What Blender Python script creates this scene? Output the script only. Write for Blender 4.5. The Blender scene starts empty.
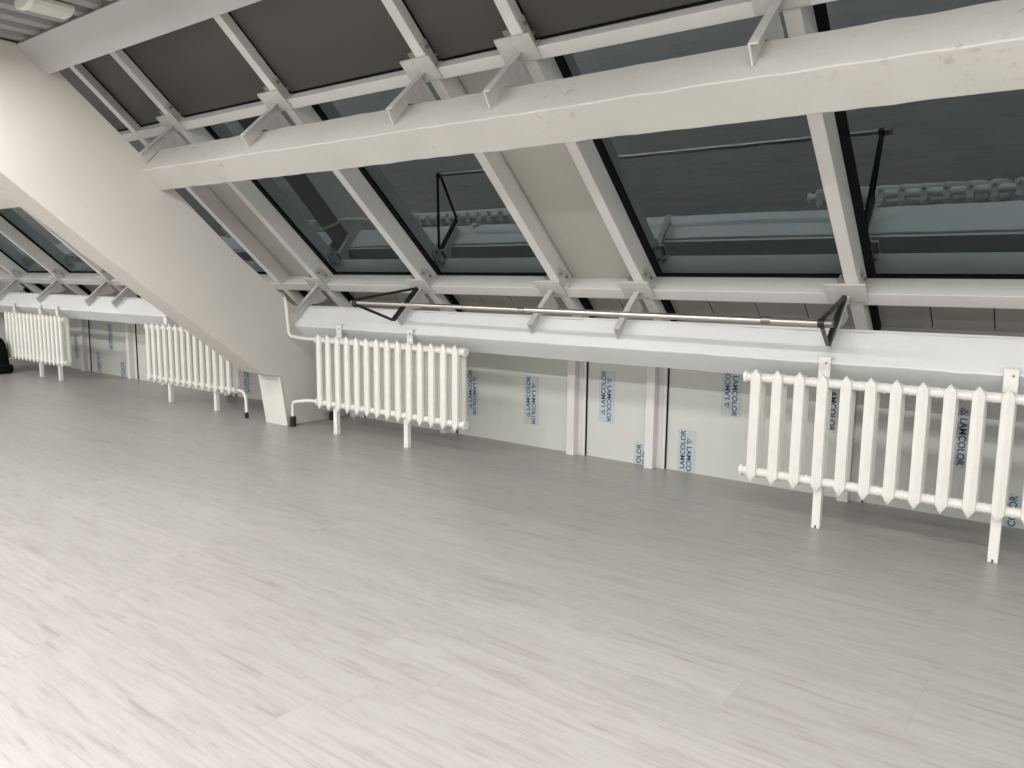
import bpy, bmesh, math, random
from mathutils import Vector, Matrix, noise
random.seed(7)
scn = bpy.context.scene
COL = scn.collection
R_ = math.radians

# ------------------------------------------------------------------ frame of reference
# X runs along the glazed wall, Y towards it, Z up.  (x, s, n): s down the roof slope, n out through it.
TH = R_(42); CS, SN_ = math.cos(TH), math.sin(TH)
def sn(x, s, n): return Vector((x, s*CS + n*SN_, -s*SN_ + n*CS))
def sn2(s, n): return (s*CS + n*SN_, -s*SN_ + n*CS)

# ------------------------------------------------------------------ materials
def mat(name, rgb, rough=.5, metal=0., nscale=0, namt=0., bump=0., bscale=60, spec=.5, coat=0.):
    m = bpy.data.materials.new(name); m.use_nodes = True
    nt = m.node_tree; b = nt.nodes['Principled BSDF']
    b.inputs['Base Color'].default_value = (*rgb, 1); b.inputs['Roughness'].default_value = rough
    b.inputs['Metallic'].default_value = metal; b.inputs['Specular IOR Level'].default_value = spec
    b.inputs['Coat Weight'].default_value = coat
    tc = nt.nodes.new('ShaderNodeTexCoord')
    if nscale:
        n = nt.nodes.new('ShaderNodeTexNoise'); n.inputs['Scale'].default_value = nscale; n.inputs['Detail'].default_value = 5
        nt.links.new(tc.outputs['Object'], n.inputs['Vector'])
        r = nt.nodes.new('ShaderNodeMapRange'); r.inputs[1].default_value = .3; r.inputs[2].default_value = .7
        r.inputs[3].default_value = 1-namt; r.inputs[4].default_value = 1+namt*.5
        nt.links.new(n.outputs['Fac'], r.inputs[0])
        mx = nt.nodes.new('ShaderNodeMix'); mx.data_type = 'RGBA'; mx.blend_type = 'MULTIPLY'; mx.inputs[0].default_value = 1
        mx.inputs[6].default_value = (*rgb, 1); nt.links.new(r.outputs[0], mx.inputs[7]); nt.links.new(mx.outputs[2], b.inputs['Base Color'])
    if bump:
        n2 = nt.nodes.new('ShaderNodeTexNoise'); n2.inputs['Scale'].default_value = bscale; n2.inputs['Detail'].default_value = 4
        nt.links.new(tc.outputs['Object'], n2.inputs['Vector'])
        bp = nt.nodes.new('ShaderNodeBump'); bp.inputs['Strength'].default_value = bump; bp.inputs['Distance'].default_value = .004
        nt.links.new(n2.outputs['Fac'], bp.inputs['Height']); nt.links.new(bp.outputs['Normal'], b.inputs['Normal'])
    return m

M = {}
M['ledge_plaster'] = mat('white_plaster', (.84, .85, .85), .8, nscale=2.2, namt=.05, bump=.5, bscale=25, spec=.25)
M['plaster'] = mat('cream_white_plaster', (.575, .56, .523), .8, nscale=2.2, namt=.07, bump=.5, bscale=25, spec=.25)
M['rafter_plaster'] = mat('cream_plaster', (.66, .63, .585), .85, nscale=1.3, namt=.06, bump=.3, bscale=18, spec=.2)
M['alu'] = mat('white_aluminium', (.79, .775, .75), .42, nscale=6, namt=.03)
M['steel_paint'] = mat('painted_steel', (.60, .59, .56), .55, nscale=14, namt=.12, bump=.2, bscale=40)
M['bolt'] = mat('dull_bolt_steel', (.30, .285, .26), .5, .4)
M['upper_panel'] = mat('shade_toned_infill', (.078, .074, .067), .5, nscale=1.5, namt=.06)  # beige infill darkened in base colour to stand for the dim upper zone
M['panel'] = mat('opaque_infill', (.50, .485, .44), .45, nscale=1.5, namt=.06)
M['film_panel'] = mat('filmed_panel', (.69, .70, .655), .32, nscale=1.2, namt=.05)
M['eaves'] = mat('grey_eaves_board', (.36, .35, .32), .6, nscale=4, namt=.1)
M['gasket'] = mat('black_gasket', (.004, .005, .006), .7, spec=.15)
M['enamel'] = mat('radiator_enamel', (.88, .87, .82), .33, nscale=9, namt=.05, bump=.12, bscale=70)
M['black'] = mat('black_powder_coat', (.012, .012, .015), .4)
M['rubber'] = mat('black_rubber', (.012, .012, .012), .7)
M['chrome'] = mat('brushed_rail', (.64, .60, .55), .28, 1.)
M['joint'] = mat('rail_joint_metal', (.35, .33, .30), .3, 1.)
M['ink'] = mat('blue_print_ink', (.010, .055, .18), .4)
M['tint'] = mat('pale_blue_print', (.585, .64, .655), .35, nscale=140, namt=.2)
M['deck'] = mat('ribbed_steel_deck', (.30, .295, .295), .5, nscale=3, namt=.08)
M['wall'] = mat('wall_paint', (.80, .79, .77), .8, nscale=1.5, namt=.04)
M['dark_band'] = mat('bounce_cutting_dark', (.02, .024, .028), .15)  # for the added dark band behind the camera
M['boxbeam'] = mat('grey_white_box_paint', (.47, .463, .455), .6, nscale=2, namt=.05)
M['board'] = mat('white_board', (.76, .74, .69), .5, nscale=5, namt=.06)
M['fixture'] = mat('pale_plastic', (.62, .62, .56), .45)
M['bag'] = mat('black_fabric', (.008, .008, .009), .9, nscale=60, namt=.3, spec=.1)

# plaster beams carry rubbed, flaking spots
def add_spots(m):
    nt = m.node_tree; b = nt.nodes['Principled BSDF']
    src = b.inputs['Base Color'].links[0].from_socket
    tc = nt.nodes.new('ShaderNodeTexCoord')
    a = nt.nodes.new('ShaderNodeTexNoise'); a.inputs['Scale'].default_value = 26; a.inputs['Detail'].default_value = 6
    c = nt.nodes.new('ShaderNodeTexNoise'); c.inputs['Scale'].default_value = 2.7; c.inputs['Detail'].default_value = 2
    nt.links.new(tc.outputs['Object'], a.inputs['Vector']); nt.links.new(tc.outputs['Object'], c.inputs['Vector'])
    r1 = nt.nodes.new('ShaderNodeMapRange'); r1.inputs[1].default_value = .58; r1.inputs[2].default_value = .66
    r2 = nt.nodes.new('ShaderNodeMapRange'); r2.inputs[1].default_value = .55; r2.inputs[2].default_value = .66
    nt.links.new(a.outputs['Fac'], r1.inputs[0]); nt.links.new(c.outputs['Fac'], r2.inputs[0])
    mu = nt.nodes.new('ShaderNodeMath'); mu.operation = 'MULTIPLY'
    nt.links.new(r1.outputs[0], mu.inputs[0]); nt.links.new(r2.outputs[0], mu.inputs[1])
    mu2 = nt.nodes.new('ShaderNodeMath'); mu2.operation = 'MULTIPLY'; mu2.inputs[1].default_value = .45
    nt.links.new(mu.outputs[0], mu2.inputs[0])
    mx = nt.nodes.new('ShaderNodeMix'); mx.data_type = 'RGBA'; mx.inputs[7].default_value = (.34, .31, .27, 1)
    nt.links.new(mu2.outputs[0], mx.inputs[0]); nt.links.new(src, mx.inputs[6]); nt.links.new(mx.outputs[2], b.inputs['Base Color'])
add_spots(M['plaster'])

def glass_material():
    m = bpy.data.materials.new('night_glazing'); m.use_nodes = True
    nt = m.node_tree; nt.nodes.clear()
    out = nt.nodes.new('ShaderNodeOutputMaterial')
    fr = nt.nodes.new('ShaderNodeFresnel'); fr.inputs['IOR'].default_value = 2.7
    tr = nt.nodes.new('ShaderNodeBsdfTransparent'); tr.inputs['Color'].default_value = (.62, .74, .74, 1)
    gl = nt.nodes.new('ShaderNodeBsdfGlossy'); gl.inputs['Roughness'].default_value = .015; gl.inputs['Color'].default_value = (.80, .94, .98, 1)
    mx = nt.nodes.new('ShaderNodeMixShader')
    nt.links.new(fr.outputs[0], mx.inputs[0]); nt.links.new(tr.outputs[0], mx.inputs[1]); nt.links.new(gl.outputs[0], mx.inputs[2])
    nt.links.new(mx.outputs[0], out.inputs['Surface'])
    return m
M['glass'] = glass_material()

def floor_material():
    m = bpy.data.materials.new('pale_oak_laminate'); m.use_nodes = True
    nt = m.node_tree; b = nt.nodes['Principled BSDF']; L = nt.links.new
    N = nt.nodes.new
    geo = N('ShaderNodeNewGeometry'); sp = N('ShaderNodeSeparateXYZ'); L(geo.outputs['Position'], sp.inputs[0])
    def mth(op, a, bv=None):
        n = N('ShaderNodeMath'); n.operation = op
        for i, v in enumerate((a, bv)):
            if v is None: continue
            if isinstance(v, (int, float)): n.inputs[i].default_value = v
            else: L(v, n.inputs[i])
        return n.outputs[0]
    W, LEN = .1775, 1.29
    row = mth('DIVIDE', mth('ADD', sp.outputs['Y'], 20.699), W); ri = mth('FLOOR', row); rf = mth('FRACT', row)
    wn = N('ShaderNodeTexWhiteNoise'); wn.noise_dimensions = '1D'; L(ri, wn.inputs['W'])
    colx = mth('ADD', mth('DIVIDE', mth('ADD', sp.outputs['X'], 40), LEN), wn.outputs['Value'])
    ci = mth('FLOOR', colx); cf = mth('FRACT', colx)
    wn2 = N('ShaderNodeTexWhiteNoise'); wn2.noise_dimensions = '2D'
    cv = N('ShaderNodeCombineXYZ'); L(ri, cv.inputs[0]); L(ci, cv.inputs[1]); L(cv.outputs[0], wn2.inputs['Vector'])
    # grain: noise stretched along the plank, shifted per plank
    cg = N('ShaderNodeCombineXYZ'); L(mth('ADD', mth('MULTIPLY', sp.outputs['X'], 2.4), mth('MULTIPLY', wn2.outputs['Value'], 37)), cg.inputs[0])
    L(mth('MULTIPLY', sp.outputs['Y'], 24), cg.inputs[1]); L(mth('MULTIPLY', wn2.outputs['Value'], 11), cg.inputs[2])
    g1 = N('ShaderNodeTexNoise'); g1.inputs['Scale'].default_value = 1.6; g1.inputs['Detail'].default_value = 6; g1.inputs['Roughness'].default_value = .62; g1.inputs['Distortion'].default_value = .9
    L(cg.outputs[0], g1.inputs['Vector'])
    cg2 = N('ShaderNodeCombineXYZ'); L(mth('ADD', mth('MULTIPLY', sp.outputs['X'], 3), mth('MULTIPLY', wn2.outputs['Value'], 57)), cg2.inputs[0])
    L(mth('MULTIPLY', sp.outputs['Y'], 110), cg2.inputs[1])
    g2 = N('ShaderNodeTexNoise'); g2.inputs['Scale'].default_value = 1.; g2.inputs['Detail'].default_value = 3; L(cg2.outputs[0], g2.inputs['Vector'])
    fac = mth('ADD', mth('MULTIPLY', g1.outputs['Fac'], .75), mth('MULTIPLY', g2.outputs['Fac'], .25))
    cr = N('ShaderNodeValToRGB'); e = cr.color_ramp.elements
    e[0].position = .32; e[0].color = (.280, .259, .240, 1); e[1].position = .56; e[1].color = (.385, .369, .351, 1)
    x = cr.color_ramp.elements.new(.44); x.color = (.348, .330, .311, 1)
    L(fac, cr.inputs[0])
    tone = N('ShaderNodeMapRange'); tone.inputs[3].default_value = .96; tone.inputs[4].default_value = 1.03; L(wn2.outputs['Value'], tone.inputs[0])
    mx = N('ShaderNodeMix'); mx.data_type = 'RGBA'; mx.blend_type = 'MULTIPLY'; mx.inputs[0].default_value = 1
    L(cr.outputs[0], mx.inputs[6]); L(tone.outputs[0], mx.inputs[7])
    # bevelled joints
    ey = mth('MINIMUM', rf, mth('SUBTRACT', 1, rf)); ex = mth('MINIMUM', cf, mth('SUBTRACT', 1, cf))
    jy = mth('LESS_THAN', ey, .010); jx = mth('LESS_THAN', ex, .0012)
    j = mth('MULTIPLY', mth('MAXIMUM', jy, jx), .38)
    mj = N('ShaderNodeMix'); mj.data_type = 'RGBA'; mj.inputs[7].default_value = (.25, .23, .21, 1); L(j, mj.inputs[0]); L(mx.outputs[2], mj.inputs[6])
    L(mj.outputs[2], b.inputs['Base Color'])
    b.inputs['Roughness'].default_value = .34
    rr = N('ShaderNodeMapRange'); rr.inputs[3].default_value = .30; rr.inputs[4].default_value = .42; L(g2.outputs['Fac'], rr.inputs[0]); L(rr.outputs[0], b.inputs['Roughness'])
    bp = N('ShaderNodeBump'); bp.inputs['Strength'].default_value = .12; bp.inputs['Distance'].default_value = .002; L(g2.outputs['Fac'], bp.inputs['Height']); L(bp.outputs[0], b.inputs['Normal'])
    return m
M['floor'] = floor_material()

# ------------------------------------------------------------------ mesh helpers (world coordinates)
def BM(): return bmesh.new()
def ngon(bm, vs):
    try: return bm.faces.new(vs)
    except ValueError: return None
def prism(bm, poly3a, poly3b):
    a = [bm.verts.new(p) for p in poly3a]; b = [bm.verts.new(p) for p in poly3b]; n = len(a)
    ngon(bm, a[::-1]); ngon(bm, b)
    for i in range(n): ngon(bm, (a[i], a[(i+1) % n], b[(i+1) % n], b[i]))
    return bm
def prismX(bm, yz, x0, x1):
    return prism(bm, [(x0, y, z) for y, z in yz], [(x1, y, z) for y, z in yz])
def snprism(bm, poly, x0, x1): return prismX(bm, [sn2(s, n) for s, n in poly], x0, x1)
def snbox(bm, x0, x1, s0, s1, n0, n1): return snprism(bm, [(s0, n0), (s1, n0), (s1, n1), (s0, n1)], x0, x1)
def box(bm, x0, x1, y0, y1, z0, z1): return prismX(bm, [(y0, z0), (y1, z0), (y1, z1), (y0, z1)], x0, x1)
def tube(bm, pts, r, seg=14, caps=True):
    pts = [Vector(p) for p in pts]; rings = []; up = None
    rs = r if isinstance(r, (list, tuple)) else [r]*len(pts)
    for i, p in enumerate(pts):
        d = (pts[min(i+1, len(pts)-1)] - pts[max(i-1, 0)]).normalized()
        if up is None: up = Vector((0, 0, 1)) if abs(d.z) < .9 else Vector((0, 1, 0))
        a = d.cross(up).normalized(); c = a.cross(d).normalized(); up = c
        rings.append([bm.verts.new(p + a*math.cos(t)*rs[i] + c*math.sin(t)*rs[i]) for t in [2*math.pi*k/seg for k in range(seg)]])
    for A, B in zip(rings, rings[1:]):
        for k in range(seg): ngon(bm, (A[k], A[(k+1) % seg], B[(k+1) % seg], B[k]))
    if caps: ngon(bm, rings[0][::-1]); ngon(bm, rings[-1])
    return bm
def bend(pts, rad=.04, n=6):
    """round the inner corners of a polyline"""
    pts = [Vector(p) for p in pts]; out = [pts[0]]
    for a, b, c in zip(pts, pts[1:], pts[2:]):
        u = (a-b).normalized(); v = (c-b).normalized(); r = min(rad, (a-b).length*.45, (c-b).length*.45)
        p, q = b+u*r, b+v*r
        for k in range(n+1):
            t = k/n; out.append(p*(1-t)**2 + b*2*t*(1-t) + q*t*t)
    out.append(pts[-1]); return out
def bar(bm, p, q, w, t, side=Vector((1, 0, 0))):
    """flat bar from p to q, w wide across the side axis' normal, t thick along side"""
    p, q = Vector(p), Vector(q); d = (q-p).normalized(); s = side - d*side.dot(d); s.normalize(); c = d.cross(s)
    o = [s*t/2*a + c*w/2*b for a, b in ((-1, -1), (1, -1), (1, 1), (-1, 1))]
    return prism(bm, [p+k for k in o], [q+k for k in o])

def link(name, bm, m, parent=None, smooth=False, bevel=0., loc=None, seg=2):
    bmesh.ops.recalc_face_normals(bm, faces=bm.faces[:])
    base = Vector(loc) if loc is not None else Vector((0, 0, 0))
    if parent is not None: base = wloc(parent) if loc is None else base
    bmesh.ops.translate(bm, verts=bm.verts[:], vec=-base)
    me = bpy.data.meshes.new(name); bm.to_mesh(me); bm.free()
    if smooth: me.polygons.foreach_set('use_smooth', [True]*len(me.polygons))
    me.materials.append(m)
    o = bpy.data.objects.new(name, me); COL.objects.link(o)
    if parent is not None:
        o.parent = parent; o.location = base - wloc(parent)
    else: o.location = base
    if bevel:
        b = o.modifiers.new('edge', 'BEVEL'); b.width = bevel; b.segments = seg; b.limit_method = 'ANGLE'; b.angle_limit = R_(40)
    if smooth: 
        e = o.modifiers.new('split', 'EDGE_SPLIT'); e.split_angle = R_(38)
    return o
def wloc(o):
    v = Vector(o.location)
    while o.parent: o = o.parent; v += Vector(o.location)
    return v
def tag(o, label, cat, group=None):
    o['label'] = label; o['category'] = cat
    if group: o['group'] = group
    return o
def thing(name, label, cat, loc, group=None):
    o = bpy.data.objects.new(name, None); COL.objects.link(o); o.location = loc; o.empty_display_size = .1
    return tag(o, label, cat, group)
def struct(name, bm, m, parent=None, **k):
    o = link(name, bm, m, parent, **k); o['kind'] = 'structure'; return o

# ------------------------------------------------------------------ room shell
XL, XR, YF, YW = -12.4, 3.4, -1.6, 4.5
ZD = 2.552                      # underside of the ribbed deck
b = BM(); box(b, XL, XR, YF, YW+.12, -.1, 0); struct('floor', b, M['floor'])
b = BM(); box(b, XL-.1, XL, YF, YW+.12, 0, 4.2); struct('wall_left', b, M['wall'])
b = BM(); box(b, XR, XR+.1, YF, YW+.12, 0, 4.2); struct('wall_right', b, M['wall'])
b = BM(); box(b, XL, XR, YF-.1, YF, 0, 1.4); struct('wall_front', b, M['wall'])
b = BM(); box(b, XL, XR, YF-.1, YF, 1.4, 2.75); struct('window_20', b, M['dark_band'])  # unseen band over the front wall, added dark to cut bounce light
b = BM(); box(b, XL, XR, YW+.02, YW+.1, 0, 1.04); struct('wall_back', b, M['eaves'])

# ribbed deck (trapezoidal sheet, ribs along Y)
b = BM(); P = .185; prof = []; x = XL
while x < XR:
    for dx, dz in ((0, 0), (.085, 0), (.11, .06), (.16, .06)): prof.append((x+dx, ZD+dz))
    x += P
va = [[b.verts.new((x, y, z)) for x, z in prof] for y in (YF, 2.045)]
vb = [[b.verts.new((x, y, z+.008)) for x, z in prof] for y in (YF, 2.045)]
for i in range(len(prof)-1):
    ngon(b, (va[0][i], va[0][i+1], va[1][i+1], va[1][i])); ngon(b, (vb[0][i], vb[1][i], vb[1][i+1], vb[0][i+1]))
    for e in (0, 1): ngon(b, (va[e][i], va[e][i+1], vb[e][i+1], vb[e][i]))
struct('ceiling', b, M['deck'])

# ------------------------------------------------------------------ rough plastered beams
def rough_beam(name, x0, x1, s0, s1, n0, n1, label, amp=.004, m='plaster', bow=0.):
    b = BM(); c = .0045
    ring = []
    corners = [(s0, n0), (s1, n0), (s1, n1), (s0, n1)]
    for i in range(4):
        a, d = corners[i], corners[(i+1) % 4]; L = math.dist(a, d)
        for t in (c/L, .33, .67, 1-c/L): ring.append((a[0]+(d[0]-a[0])*t, a[1]+(d[1]-a[1])*t))
    nx = max(6, int((x1-x0)/.045)); rows = []
    for k in range(nx+1):
        x = x0+(x1-x0)*k/nx; row = []
        u = (k/nx-.5)*2
        for s, n in ring:
            p = Vector((x*9, s*21, n*21)); d1 = noise.noise(p)*amp; d2 = noise.noise(p+Vector((31, 7, 3)))*amp
            e = noise.noise(Vector((x*1.3, 5, s*3)))*amp*1.2
            row.append(b.verts.new(sn(x, s+d1+e, n+d2+bow*(1-u*u))))
        rows.append(row)
    R = len(ring)
    for A, B in zip(rows, rows[1:]):
        for i in range(R): ngon(b, (A[i], A[(i+1) % R], B[(i+1) % R], B[i]))
    ngon(b, rows[0][::-1]); ngon(b, rows[-1])
    o = link(name, b, M[m], loc=sn((x0+x1)/2, s1, n0))
    me = o.data; me.polygons.foreach_set('use_smooth', [True]*len(me.polygons))
    e = o.modifiers.new('split', 'EDGE_SPLIT'); e.split_angle = R_(30)
    return tag(o, label, 'beam')
RX0, RX1 = -5.50, -5.22         # the big inclined concrete rafter
SU, SL = .748, 2.368            # upper faces of the two purlins, measured down the slope
rough_beam('concrete_beam', RX1, XR-.002, SU, SU+.178, 3.2287, 3.44, 'long rough white plastered beam crossing high in front of the sloped windows, right of the big slanting rafter', bow=0)
rough_beam('concrete_beam', XL+.002, RX0, SU, SU+.178, 3.2287, 3.44, 'bright white upper beam seen under the slanting rafter at the left picture edge')
rough_beam('concrete_beam', RX1, XR-.002, SL, SL+.165, 3.2287, 3.43, 'low white plastered ledge beam behind the metal barre, above the middle and right radiators', m='ledge_plaster')
rough_beam('concrete_beam', XL+.002, RX0, SL, SL+.165, 3.2287, 3.43, 'low white plastered ledge beam above the two left radiators, beyond the slanting rafter', m='ledge_plaster')
# thin sill strip along the outer edge of the ledge
for x0, x1, lab in ((RX1, XR-.002, 'thin grey sill strip on the far edge of the low ledge, right of the slanting rafter'), (XL+.002, RX0, 'thin grey sill strip on the far edge of the low ledge, left of the slanting rafter')):
    b = BM(); snbox(b, x0, x1, SL+.010, SL+.16, 3.435, 3.452); tag(link('sill_strip', b, M['alu'], loc=sn((x0+x1)/2, SL+.16, 3.44)), lab, 'trim')

# big inclined concrete rafter with its foot on the floor
prof = [(.85, 2.55), (1.875, 1.795), (2.419, 1.351), (3.096, .837), (3.604, .448), (3.785, .405), (3.835, .0), (4.5, .0), (4.5, .50), (3.83, 1.05), (3.404, 1.385), (2.751, 1.985), (2.233, 2.44), (2.10, 2.55)]
b = BM(); nseg = 1
prismX(b, prof, RX0, RX1)
tag(link('concrete_rafter', b, M['rafter_plaster'], loc=((RX0+RX1)/2, 4.1, 0), bevel=.006), 'massive cream plastered rafter slanting from the ceiling at upper left down to the floor', 'rafter')
b = BM(); nb = Vector((0, -.996, -.09)).normalized()*.014
A = [(RX0-.008, 3.778, .408), (RX1+.004, 3.778, .412), (RX1+.016, 3.828, .003), (RX0+.012, 3.828, .003)]
prism(b, [Vector(p)+nb*.15 for p in A], [Vector(p)+nb for p in A])
tag(link('cover_board', b, M['board'], loc=((RX0+RX1)/2, 3.82, 0), bevel=.002), 'white board leaning on the foot of the slanting rafter between two radiators', 'board')

# grey box beam along the ceiling edge
b = BM(); snbox(b, RX1+.002, XR-.002, -.205, .006, 3.2287, 3.43)
tag(link('box_beam', b, M['boxbeam'], loc=sn(-1, .006, 3.2287), bevel=.004), 'smooth grey box beam at the upper left, just below the ribbed ceiling', 'beam')
b = BM(); snbox(b, XL+.002, RX0-.002, -.205, .006, 3.2287, 3.43)
tag(link('box_beam', b, M['boxbeam'], loc=sn(-8, .006, 3.2287), bevel=.004), 'smooth grey box beam under the ribbed ceiling behind the slanting rafter', 'beam')

# ------------------------------------------------------------------ glazing grid
N0, N1 = 3.630, 3.772            # inner and outer faces of the aluminium bars
RX = [1.32, .15, -1.017, -2.20, -2.795, -3.985, -5.16, -5.725, -7.0, -8.25, -8.82, -10.03, -11.25, -11.87]
HW = .032
WHERE = {.15: 'beyond the right picture edge', -1.017: 'above the right radiator, where the barre ends', -2.20: 'on the right side of the central beige infill', -2.795: 'on the left side of the central beige infill', -3.985: 'above the left end of the metal barre',
         -5.16: 'first one right of the slanting rafter foot', -5.725: 'hugging the edge of the slanting rafter', -7.0: 'behind the slanting rafter', -8.25: 'last before the slanting rafter in the left bay', -8.82: 'second from the slanting rafter in the left bay', -10.03: 'third from the slanting rafter in the left bay', -11.25: 'at the far left picture edge', 1.32: 'out past the right radiator', -11.87: 'at the far left end'}
for x in RX:
    b = BM(); snbox(b, x-HW, x+HW, -1.0, 2.72, N0, N1+.01)
    tag(link('rafter_bar', b, M['alu'], loc=sn(x, 2.72, N0), bevel=.004), 'white aluminium sloping window bar ' + WHERE[x], 'window bar', 'sloping bars of the roof glazing')
def bayname(x0, x1):
    return {(-1.017, .15): 'the right window pane', (-2.20, -1.017): 'the wide pane left of the right radiator', (-2.795, -2.20): 'the central beige infill', (-3.985, -2.795): 'the pane over the middle of the barre',
            (-5.16, -3.985): 'the pane above the middle radiator', (-5.725, -5.16): 'the infill beside the slanting rafter', (-7.0, -5.725): 'the sliver behind the slanting rafter', (-8.25, -7.0): 'the hidden part behind the slanting rafter',
            (-8.82, -8.25): 'the infill beyond the slanting rafter', (-10.03, -8.82): 'the left bay pane nearest the slanting rafter', (-11.25, -10.03): 'the pane at the left picture edge', (-11.87, -11.25): 'the end infill', (.15, 1.32): 'the pane past the right edge'}[(x0, x1)]
OPAQUE = {-2.795, -5.725, -8.82, -11.87}
nwin = 0
bays = list(zip(RX[1:], RX[:-1]))
for x0, x1 in bays:
    a, c = x0+HW+.0005, x1-HW-.0005; xm = (a+c)/2
    bn = bayname(x0, x1)
    for s0, s1, tn in ((SU-.053, SU+.010, 'upper'), (SL-.053, SL+.032, 'lower')):
        b = BM(); ds = .03   # upper side leans slightly towards the pane
        snprism(b, [(s0, N0), (s1, N0), (s1+.01, N1), (s0+(.03 if tn == 'lower' else 0), N1)], a, c)
        tag(link('transom', b, M['alu'], loc=sn(xm, s1, N0), bevel=.003), 'white %s crossbar %s %s' % (tn, 'above' if tn == 'upper' else 'under', bn), 'crossbar', tn+' crossbars of the glazing')
    # upper infill above the upper transom, its shade put into the colour
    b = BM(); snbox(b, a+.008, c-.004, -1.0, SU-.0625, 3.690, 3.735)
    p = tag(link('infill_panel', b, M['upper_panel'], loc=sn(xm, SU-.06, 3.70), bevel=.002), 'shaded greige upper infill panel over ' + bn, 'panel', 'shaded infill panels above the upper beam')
    b = BM(); snbox(b, a, c, -1.0, SU-.054, 3.736, 3.752); snbox(b, a, c, SU-.0615, SU-.0535, 3.681, 3.735); snbox(b, a, a+.0075, -1.0, SU-.0625, 3.684, 3.735); link('gasket', b, M['gasket'], p)
    b = BM()
    S0, S1 = SU+.024, SL-.0245
    if x0 in OPAQUE:
        snbox(b, a+.014, c-.004, S0+.004, S1-.004, 3.745, 3.766)
        p = tag(link('infill_panel', b, M['panel'], loc=sn(xm, S1, 3.75), bevel=.002), {-2.795: 'beige opaque infill panel between two dark window panes near the centre', -5.725: 'beige opaque infill panel right next to the big slanting rafter', -8.82: 'beige opaque infill panel beyond the slanting rafter in the left bay', -11.87: 'beige opaque infill panel at the far left end'}[x0], 'panel')
        b = BM(); snbox(b, a, c, S0, S1, 3.767, 3.772); link('gasket', b, M['gasket'], p)
    else:
        nwin += 1
        snbox(b, a, c, S0, S1, 3.768, 3.772)
        p = struct('window_%d' % nwin, b, M['glass'], loc=sn(xm, S1, 3.77))
        b = BM()
        for q in ((a, a+.042, S0, S1), (c-.012, c, S0, S1)): snbox(b, *q, 3.760, 3.767)
        for q in ((a+.042, c-.012, S0, S0+.012), (a+.042, c-.012, S1-.018, S1)): snbox(b, *q, 3.760, 3.767)
        g = link('gasket', b, M['gasket'], p); g['kind'] = 'structure'
    # boards under the eaves, between the lower transom and the ledge
    b = BM(); k = max(1, round((c-a)/.3)); w = (c-a)/k
    for i in range(k): snbox(b, a+i*w+.003, a+(i+1)*w-.003, SL+.045, 2.72, 3.745, 3.757)
    e = struct('trim_%d' % (nwin*10 + (5 if x0 in OPAQUE else 0)), b, M['eaves'], loc=sn(xm, 2.7, 3.75))
    b = BM(); snbox(b, a, c, SL+.043, 2.72, 3.758, 3.770); g = link('backing_strip', b, M['gasket'], e); g['kind'] = 'structure'
    b = BM(); snbox(b, a, a+.03, SL+.045, 2.70, 3.700, 3.744); g = link('gasket', b, M['gasket'], e); g['kind'] = 'structure'

# ------------------------------------------------------------------ steel brackets between beams and bars
def bracket(x, s, row, label):
    t = thing('steel_bracket', label, 'bracket', sn(x, s, 3.30), 'steel brackets on the %s beam' % row)
    b = BM()
    snprism(b, [(s-.085, 3.305), (s-.006, 3.285), (s-.006, 3.445), (s+.0, 3.452), (s+.055, 3.505), (s+.09, 3.56), (s+.105, 3.614), (s-.055, 3.614)], x-.018, x-.010)
    snprism(b, [(s-.0855, 3.304), (s-.077, 3.304), (s-.047, 3.6145), (s-.0555, 3.6145)], x-.0185, x+.019)
    link('fin', b, M['steel_paint'], t, bevel=.0015, seg=1)
    b = BM(); snbox(b, x-.10, x+.10, s-.132, s-.004, 3.6155, 3.628); link('plate', b, M['steel_paint'], t, bevel=.0015, seg=1)
    xr = min(RX, key=lambda v: abs(v-x)); xs = xr+HW+.0005
    b = BM(); snprism(b, [(s-.185, 3.6285), (s-.056, 3.6285), (s-.056, 3.715), (s-.10, 3.725), (s-.185, 3.69)], xs, xs+.007)
    snbox(b, xs, xs+.036, s-.062, s-.055, 3.6285, 3.675)
    c = link('clip_angle', b, M['steel_paint'], t, bevel=.001, seg=1)
    for ds, n in ((-.155, 3.662), (-.09, 3.695)):
        b = BM(); tube(b, [sn(xs+.007, s+ds, n), sn(xs+.017, s+ds, n)], .011, 6); link('bolt', b, M['bolt'], c)
    b = BM(); tube(b, [sn(xr-HW-.018, s-.145, 3.635), sn(xr-HW-.018, s-.145, 3.665)], .013, 6); snbox(b, xr-HW-.034, xr-HW-.0005, s-.160, s-.13, 3.6285, 3.634)  # dark stub and shim added in place of a shadowed notch beside the bar
    link('bolt', b, M['bolt'], t)
LOWB = [(-1.05, 'steel bracket on the low ledge carrying the right end of the barre'), (-2.235, 'steel bracket on the low ledge at the right side of the central beige infill'), (-2.855, 'steel bracket on the low ledge at the left side of the central beige infill'),
        (-4.02, 'steel bracket on the low ledge carrying the left end of the barre'), (-5.20, 'steel bracket on the low ledge beside the rising heating pipe'),
        (-8.25, 'steel bracket on the left ledge nearest the slanting rafter'), (-8.85, 'steel bracket on the left ledge second from the slanting rafter'), (-10.1, 'steel bracket on the left ledge third from the slanting rafter'), (-11.3, 'steel bracket on the left ledge at the picture edge')]
for x, l in LOWB: bracket(x, SL, 'lower', l)
UPB = [(-1.045, 'large steel bracket on the upper beam, rightmost in the picture'), (-2.225, 'steel bracket on the upper beam, second from the right'), (-2.83, 'steel bracket on the upper beam, third from the right'), (-4.03, 'steel bracket on the upper beam, second from the slanting rafter'), (-5.195, 'steel bracket on the upper beam right against the slanting rafter')]
for x, l in UPB: bracket(x, SU, 'upper', l)

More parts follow.
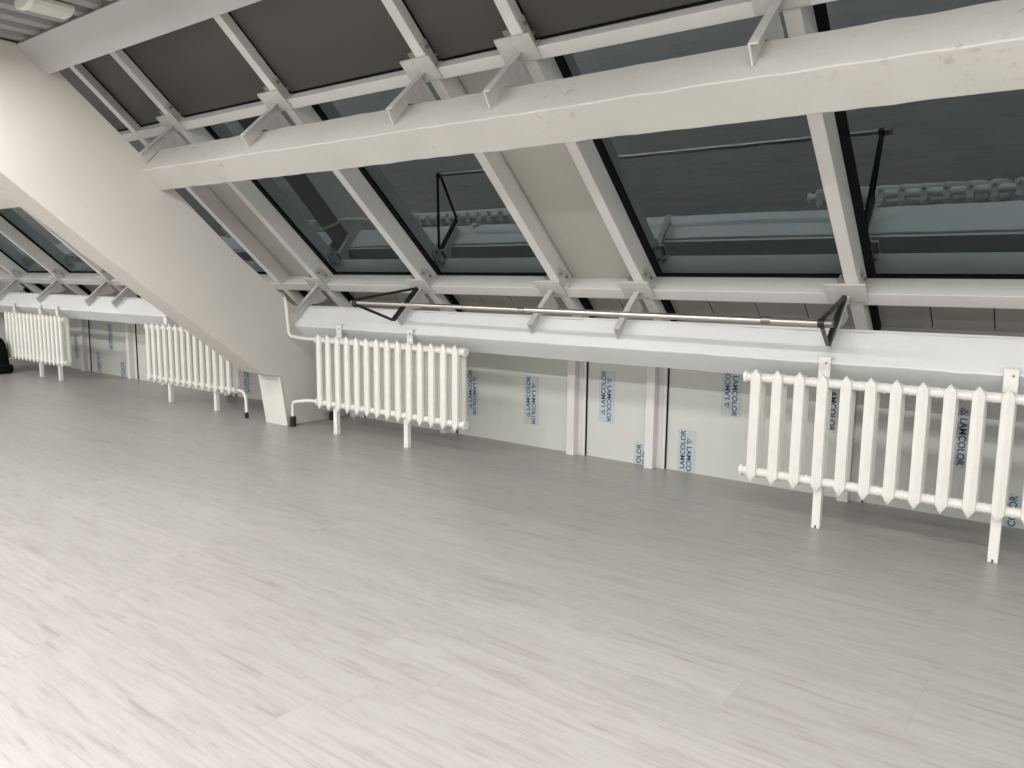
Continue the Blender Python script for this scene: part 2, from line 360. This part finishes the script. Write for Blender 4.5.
# ------------------------------------------------------------------ low wall under the ledge: posts and film-covered panels
PX = [.11, -1.075, -2.27, -2.875, -4.06, -5.12, -5.9, -7.05, -8.28, -9.03, -10.2, -11.33]
PL = {.11: 'behind the right end of the right radiator', -1.075: 'behind the right radiator near its left leg', -2.27: 'first one left of the right radiator', -2.875: 'second one left of the right radiator', -4.06: 'behind the middle radiator', -5.12: 'beside the rafter foot',
      -5.9: 'behind the foot of the slanting rafter', -7.05: 'behind the second radiator from the left', -8.28: 'at the left end of the second radiator', -9.03: 'left of the radiator by the slanting rafter', -10.2: 'just right of the far left radiator', -11.33: 'at the far left behind the black bag'}
for x in PX:
    t = thing('wall_post', 'white square wall post under the ledge, ' + PL[x], 'post', (x, 4.46, 0), 'posts of the low wall')
    b = BM(); box(b, x-.03, x+.03, 4.43, 4.497, 0, .92); link('post', b, M['alu'], t, bevel=.002, seg=1)
    b = BM(); box(b, x+.0305, x+.088, 4.484, 4.497, 0, .92); box(b, x+.060, x+.066, 4.478, 4.484, 0, .92); link('flange', b, M['alu'], t)
    b = BM(); box(b, x+.0885, x+.0930, 4.490, 4.497, 0, .92); link('joint_seal', b, M['gasket'], t)

def text_mesh():
    cu = bpy.data.curves.new('t', 'FONT'); cu.body = 'LAMCOLOR'; cu.size = 1; cu.offset = .02
    o = bpy.data.objects.new('t', cu); COL.objects.link(o)
    bpy.context.view_layer.update()
    me = bpy.data.meshes.new_from_object(o.evaluated_get(bpy.context.evaluated_depsgraph_get()))
    bpy.data.objects.remove(o); bpy.data.curves.remove(cu)
    vs = [v.co.copy() for v in me.vertices]; x0 = min(v.x for v in vs); x1 = max(v.x for v in vs); y0 = min(v.y for v in vs); y1 = max(v.y for v in vs)
    pts = [((v.x-x0)/(x1-x0), (v.y-y0)/(y1-y0)) for v in vs]; fc = [tuple(p.vertices) for p in me.polygons]
    bpy.data.meshes.remove(me); return pts, fc
TP, TF = text_mesh()
TL, TC = .248, .034              # printed length and cap height
def print_line(b, x, z, up, y, zmin, zmax):
    """one line of print; z = the end where the word starts; up: reads upwards"""
    q = BM()
    def put(u, v):   # u along the reading direction in metres, v up from the baseline
        return (x-v+TC/2, y, z+u) if up else (x+v-TC/2, y, z-u)
    vs = [q.verts.new(put(px*TL, py*TC)) for px, py in TP]
    for f in TF: ngon(q, [vs[i] for i in f])
    a = -.056
    for tri in (((a, 0), (a+.006, .0), (a+.021, .028), (a+.021, .036)), ((a+.042, 0), (a+.021, .036), (a+.021, .028), (a+.034, 0)), ((a+.012, 0), (a+.030, 0), (a+.021, .014))):
        ngon(q, [q.verts.new(put(u, v)) for u, v in tri])
    w = .262
    ngon(q, [q.verts.new(put(u, v)) for u, v in ((.2505, .026), (.2555, .026), (.2555, .031), (.2505, .031))])
    for zc, nrm in ((zmin, (0, 0, -1)), (zmax, (0, 0, 1))):
        bmesh.ops.bisect_plane(q, geom=q.verts[:]+q.edges[:]+q.faces[:], plane_co=(0, 0, zc), plane_no=nrm, clear_outer=True)
    me = bpy.data.meshes.new('q'); q.to_mesh(me); q.free(); b.from_mesh(me); bpy.data.meshes.remove(me)
# (x of upward line, z start of it, x of downward line, z start of it); None = line not there
PRINTS = {(-4.06, -2.875): [(-3.838, .267, -3.794, .412), (-3.285, .263, -3.236, .407)],
          (-2.875, -2.27): [(-2.656, .352, -2.610, .500), (-2.374, -.112, -2.330, .035)],
          (-2.27, -1.075): [(-1.788, .494, -1.740, .640), (-2.064, .020, -2.020, .165)],
          (-1.075, .11): [(None, 0, -1.172, .622), (None, 0, -.531, .523), (-.286, -.085, None, 0)],
          (-7.05, -5.9): [(-6.80, .09, -6.752, .30)],
          (-10.2, -9.03): [(-9.60, .38, -9.555, .56), (-9.93, .02, -9.885, .15), (-9.33, -.07, -9.28, .13)],
          (-11.33, -10.2): [(-10.53, .18, -10.49, .40)]}
PN = {(-1.075, .11): 'behind the right radiator', (-2.27, -1.075): 'left of the right radiator', (-2.875, -2.27): 'between the two bare wall posts', (-4.06, -2.875): 'right of the middle radiator', (-5.12, -4.06): 'behind the middle radiator', (-5.9, -5.12): 'behind the foot of the slanting rafter', (-7.05, -5.9): 'between the left radiator and the slanting rafter foot',
      (-8.28, -7.05): 'behind the radiator by the slanting rafter', (-9.03, -8.28): 'at the left end of the radiator by the slanting rafter', (-10.2, -9.03): 'between the two left radiators', (-11.33, -10.2): 'behind the far left radiator'}
for x0, x1 in zip(PX[1:], PX[:-1]):
    a, c = x0+.097, x1-.0305
    b = BM(); box(b, a, c, 4.50, 4.515, 0, .94)
    p = tag(link('wall_panel', b, M['film_panel'], loc=((a+c)/2, 4.508, 0)), 'pale wall panel with blue printed protective film ' + PN[(x0, x1)] if (x0, x1) in PRINTS else 'pale wall panel ' + PN[(x0, x1)], 'panel', 'panels of the low wall')
    for xu, zu, xd, zd in PRINTS.get((x0, x1), []):
        b = BM()
        if xu is not None: print_line(b, xu, zu, True, 4.4985, .003, .90)
        if xd is not None: print_line(b, xd, zd, False, 4.4985, .003, .90)
        xs = [v for v in (xu, xd) if v is not None]
        zs = ([zu-.05, zu+.25] if xu is not None else []) + ([zd+.05, zd-.25] if xd is not None else [])
        link('lettering', b, M['ink'], p)
        b = BM(); l, r = max(a+.002, min(xs)-.035), min(c-.002, max(xs)+.045); z0, z1 = max(.003, min(zs)), min(.9, max(zs))
        box(b, l, r, 4.4990, 4.4996, z0, z1); link('print_tint', b, M['tint'], p)

# ------------------------------------------------------------------ cast-iron radiators
RH = .580
def column(bm, y_front, dirn, low=0.):
    """one tapering column; ridge faces y_front, body goes back along dirn"""
    prof = [(0, 0), (.023, .011), (.0265, .026), (.018, .046), (-.018, .046), (-.0265, .026), (-.023, .011)]
    lev = [(0, .04, .022), (.012, .40, .010), (.034, 1, 0), (RH-.034-low, 1, 0), (RH-.012-low, .40, .010), (RH-low, .04, .022)]
    rows = []
    for z, k, off in lev:
        rows.append([bm.verts.new((px*max(k, .06), y_front + dirn*(off*.35 + py*(.25+.75*k)), z)) for px, py in prof])
    n = len(prof)
    for A, B in zip(rows, rows[1:]):
        for i in range(n): ngon(bm, (A[i], A[(i+1) % n], B[(i+1) % n], B[i]))
    ngon(bm, rows[0][::-1]); ngon(bm, rows[-1])
def section_mesh(pitch):
    b = BM()
    column(b, 0, 1); column(b, .118, -1, .024)
    for z in (.046, RH-.046):
        tube(b, [(-pitch/2, .05, z), (-pitch*.3, .05, z), (0, .05, z), (pitch*.3, .05, z), (pitch/2, .05, z)], [.0225, .023, .026, .023, .0225], 14)
        box(b, -.016, .016, .03, .09, z-.026, z+.026)
        tube(b, [(pitch/2-.004, .05, z), (pitch/2+.004, .05, z)], .0255, 14)
    bmesh.ops.recalc_face_normals(b, faces=b.faces[:])
    me = bpy.data.meshes.new('section'); b.to_mesh(me); b.free(); me.materials.append(M['enamel']); return me
def radiator(x0, n, pitch, y, z, label, legs, straps, dz=0.):
    xe = x0+(n-1)*pitch
    t = thing('radiator', label, 'radiator', ((x0+xe)/2, y+.07, 0), 'white cast-iron radiators')
    me = section_mesh(pitch)
    first = bpy.data.objects.new('section', me)
    for i in range(n):
        o = first if i == 0 else first.copy()
        COL.objects.link(o); o.parent = t; o.location = Vector((x0+i*pitch, y, z)) - t.location
    for xs, sg in ((x0-pitch/2, -1), (xe+pitch/2, 1)):
        for zz in (z+.046, z+RH-.046):
            b = BM(); tube(b, [(xs, y+.05, zz), (xs+sg*.014, y+.05, zz), (xs+sg*.016, y+.05, zz)], [.030, .030, .020], 8); link('end_plug', b, M['enamel'], t)
    for xl in legs:
        b = BM(); box(b, xl-.020, xl+.020, y+.045, y+.080, .014, z+.05); box(b, xl-.020, xl-.004, y+.043, y+.082, 0, .014); box(b, xl+.004, xl+.020, y+.043, y+.082, 0, .014)
        link('leg', b, M['enamel'], t, bevel=.002, seg=1)
    for xs in straps:
        b = BM(); yb = sn2(SL, 3.2287)[0]
        prismX(b, [(yb-.012, .842), (yb-.005, .842), (yb-.005, z+RH-.09), (yb-.012, z+RH-.09)], xs-.028, xs+.028)
        prismX(b, [(yb-.012, .843), (yb+.004, .852), (yb+.006, .848), (yb-.005, .838)], xs-.028, xs+.028)
        h = link('hanger_strap', b, M['enamel'], t, bevel=.0015, seg=1)
        b = BM(); tube(b, [(xs+.008, yb-.012, .815), (xs+.008, yb-.018, .815)], .0055, 8); link('bolt', b, M['bolt'], h)
    return t
def pipe(t, pts, r=.0135, name='pipe'):
    b = BM(); tube(b, bend(pts, .045), r, 12); o = link(name, b, M['enamel'], t, smooth=True); return o
def sleeve(parent, x, y, h, r=.024, name='pipe_sleeve'):
    b = BM(); tube(b, [(x, y, 0), (x, y, h*.75), (x, y, h)], [r, r*1.02, r*.86], 14); return link(name, b, M['rubber'], parent, smooth=True)

YR, ZR = 3.807, .189
rr = radiator(-1.375, 14, .108, YR, ZR, 'large white ribbed radiator at the right edge, nearest the camera', (-1.05, -.30), (-1.07, -.30))
rm = radiator(-4.80, 14, .108, YR, ZR, 'white ribbed radiator in the middle, right of the slanting rafter foot', (-4.655, -3.89), (-4.66, -3.90))
rl = radiator(-7.385, 14, .1043, YR, ZR-.012, 'white ribbed radiator partly behind the slanting rafter', (-7.08, -6.30), (-6.72, -7.2))
rf = radiator(-10.80, 15, .107, YR, ZR-.018, 'white ribbed radiator at the far left, beside the black bag', (-9.98, -9.47), (-10.78, -10.03, -9.57))
pipe(rm, [(-4.86, YR+.062, ZR+RH-.046), (-5.0, YR+.045, ZR+RH-.044), (-5.178, YR+.030, ZR+RH-.032), (-5.186, YR+.012, 1.02), (-5.29, YR+.065, 1.062), (-5.38, YR+.085, 1.075)])
pr = pipe(rm, [(-4.86, YR+.062, ZR+.046), (-5.0, YR+.060, ZR+.040), (-5.178, YR+.045, ZR+.012), (-5.178, YR+.045, .04)])
sleeve(pr, -5.178, YR+.045, .085)
pl = pipe(rl, [(-5.97, YR+.062, ZR+.034), (-5.88, YR+.055, ZR+.030), (-5.80, YR+.03, ZR), (-5.79, YR+.025, .03)])
sleeve(pl, -5.79, YR+.025, .05, .016)
o = sleeve(None, -5.17, 4.26, .07, .034, 'floor_sleeve'); tag(o, 'black rubber floor sleeve in the shade behind the middle radiator', 'pipe sleeve')

# ------------------------------------------------------------------ ballet barre on two black folding brackets
YB, ZB = 3.545, 1.032
t = thing('ballet_barre', 'metal ballet barre on two black triangular brackets in front of the low ledge', 'barre', (-2.55, YB, ZB))
b = BM(); tube(b, [(-2.64, YB, ZB-.000), (-.965, YB, ZB-.007)], .0155, 20); link('rail', b, M['chrome'], t, smooth=True)
b = BM(); tube(b, [(-4.085, YB, ZB+.007), (-2.62, YB, ZB)], .0130, 20); link('rail', b, M['chrome'], t, smooth=True)
for x in (-2.64, -1.24):
    b = BM(); tube(b, [(x-.022, YB, ZB-.003), (x+.022, YB, ZB-.003)], .0185, 16); link('rail_joint', b, M['joint'], t, smooth=True)
for xb, xa in ((-1.05, -.993), (-4.02, -4.05)):
    z = ZB-.007 if xb > -2 else ZB+.007
    top, bot = sn(xb, SL-.062, 3.60), sn(xb, SL-.092, 3.272)
    b = BM(); bar(b, top+Vector((0, -.012, 0)), bot+Vector((0, -.012, 0)), .030, .024)
    k = link('bracket', b, M['black'], t, bevel=.003, seg=1)
    e = Vector((xa, YB, z))
    for q, dz in ((top, .016), (bot, -.016)):
        b = BM(); bar(b, q+Vector((0, -.018, 0)), e+Vector((0, .004, dz)), .018, .016); link('arm', b, M['black'], k, bevel=.003, seg=1)
    b = BM(); tube(b, [e+Vector((-.014, 0, 0)), e+Vector((.014, 0, 0))], .022, 16); link('collar', b, M['black'], k)
b = BM(); tube(b, [(-.98, YB, ZB-.007), (-.945, YB, ZB-.007)], .019, 16); link('end_cap', b, M['joint'], t, smooth=True)

# ------------------------------------------------------------------ black bag at the left edge
cx, cy = -10.97, 3.66
t = thing('black_bag', 'black upright bag at the far left picture edge, on the floor by the radiator', 'bag', (cx, cy, 0))
b = BM()
rows = []
for z, hx, hy in ((.0, .37, .15), (.02, .39, .17), (.09, .39, .17), (.115, .345, .14), (.25, .335, .13), (.36, .328, .115), (.415, .30, .095), (.445, .24, .06)):
    rows.append([b.verts.new((cx+hx*(abs(math.cos(a))**.45)*math.copysign(1, math.cos(a)), cy+hy*(abs(math.sin(a))**.45)*math.copysign(1, math.sin(a)), z)) for a in [2*math.pi*(k+.5)/28 for k in range(28)]])
for A, B in zip(rows, rows[1:]):
    for i in range(28): ngon(b, (A[i], A[(i+1) % 28], B[(i+1) % 28], B[i]))
ngon(b, rows[0][::-1]); ngon(b, rows[-1])
link('body', b, M['bag'], t, smooth=True)
b = BM(); tube(b, bend([(cx-.10, cy, .44), (cx-.08, cy, .50), (cx+.08, cy, .50), (cx+.10, cy, .44)], .04), .012, 10); link('handle', b, M['rubber'], t, smooth=True)
b = BM(); tube(b, [(cx+.22, cy-.155, .13), (cx+.22, cy-.145, .25), (cx+.20, cy-.128, .36)], .008, 8); link('zip', b, M['rubber'], t)

# ------------------------------------------------------------------ pale round-ended casing under the ribbed ceiling
t = thing('ceiling_casing', 'pale round-ended casing under the ribbed ceiling at the top left corner', 'casing', (-4.30, 1.80, ZD))
b = BM()
hw = .085; prof = [(-hw, ZD-.002), (-hw, ZD-.022), (-hw*.8, ZD-.040), (-hw*.4, ZD-.050), (hw*.4, ZD-.050), (hw*.8, ZD-.040), (hw, ZD-.022), (hw, ZD-.002)]
CX_ = -4.36
prism(b, [(CX_+px, 1.745, pz) for px, pz in prof], [(CX_+px, 1.93, pz) for px, pz in prof]); link('body', b, M['fixture'], t, bevel=.004)
b = BM(); prism(b, [(CX_+px*1.08, 1.715, ZD-.002+(pz-ZD)*1.08) for px, pz in prof], [(CX_+px*1.08, 1.7445, ZD-.002+(pz-ZD)*1.08) for px, pz in prof]); link('end_ring', b, M['board'], t, bevel=.006)

# stretches of the glazing the photograph shows nothing of belong to the shell
UNSEEN = ['box_beam.001', 'infill_panel', 'infill_panel.001', 'infill_panel.010', 'infill_panel.011', 'infill_panel.012', 'infill_panel.013', 'infill_panel.014', 'infill_panel.015', 'rafter_bar', 'rafter_bar.001', 'rafter_bar.008', 'rafter_bar.009',
          'transom', 'transom.001', 'transom.016', 'transom.017', 'transom.018', 'transom.020', 'transom.022', 'transom.024', 'wall_panel.005', 'wall_post', 'wall_post.006']
for k, n in enumerate(UNSEEN):
    o = bpy.data.objects[n]
    for key in ('label', 'category', 'group'):
        if key in o: del o[key]
    o['kind'] = 'structure'; o.name = 'trim_%d' % (200+k)
    for c in o.children_recursive: c['kind'] = 'structure'

# ------------------------------------------------------------------ lamps under the ceiling, night outside
def lamp(x, y, z, w, sx=1.2, sy=.18, col=(1, .992, .975)):
    l = bpy.data.lights.new('ceiling_lamp', 'AREA'); l.shape = 'RECTANGLE'; l.size = sx; l.size_y = sy; l.energy = w; l.color = col; l.spread = R_(180)
    o = bpy.data.objects.new('ceiling_lamp', l); COL.objects.link(o); o.location = (x, y, z); return o
for x, w in ((-10.0, 62), (-7.2, 47), (-4.3, 43), (-2.7, 25), (-.6, 46), (1.7, 44)):
    lamp(x, 1.3, 2.46, w*.72, 1.3, .25); lamp(x, -.6, 2.46, w*1.45, 1.3, .25)
w = bpy.data.worlds.new('night'); scn.world = w; w.use_nodes = True
w.node_tree.nodes['Background'].inputs[0].default_value = (.010, .014, .020, 1); w.node_tree.nodes['Background'].inputs[1].default_value = .5

# ------------------------------------------------------------------ camera
F, PITCH, ROLL, YAW = 774.8, .1336, .0104, .6521
fw = Vector((-math.sin(YAW)*math.cos(PITCH), math.cos(YAW)*math.cos(PITCH), -math.sin(PITCH)))
r = Vector((math.cos(YAW), math.sin(YAW), 0)); u = r.cross(fw)
r2 = r*math.cos(ROLL)+u*math.sin(ROLL); u2 = -r*math.sin(ROLL)+u*math.cos(ROLL)
cam = bpy.data.cameras.new('camera'); cam.sensor_width = 36; cam.lens = F/1024*36; cam.clip_start = .05
co = bpy.data.objects.new('camera', cam); COL.objects.link(co)
co.matrix_world = Matrix(((r2.x, u2.x, -fw.x, 0), (r2.y, u2.y, -fw.y, 0), (r2.z, u2.z, -fw.z, 1.2), (0, 0, 0, 1)))
scn.camera = co
vs = scn.view_settings; vs.view_transform = 'Standard'; vs.look = 'None'; vs.exposure = .13; vs.gamma = 1; vs.use_curve_mapping = False
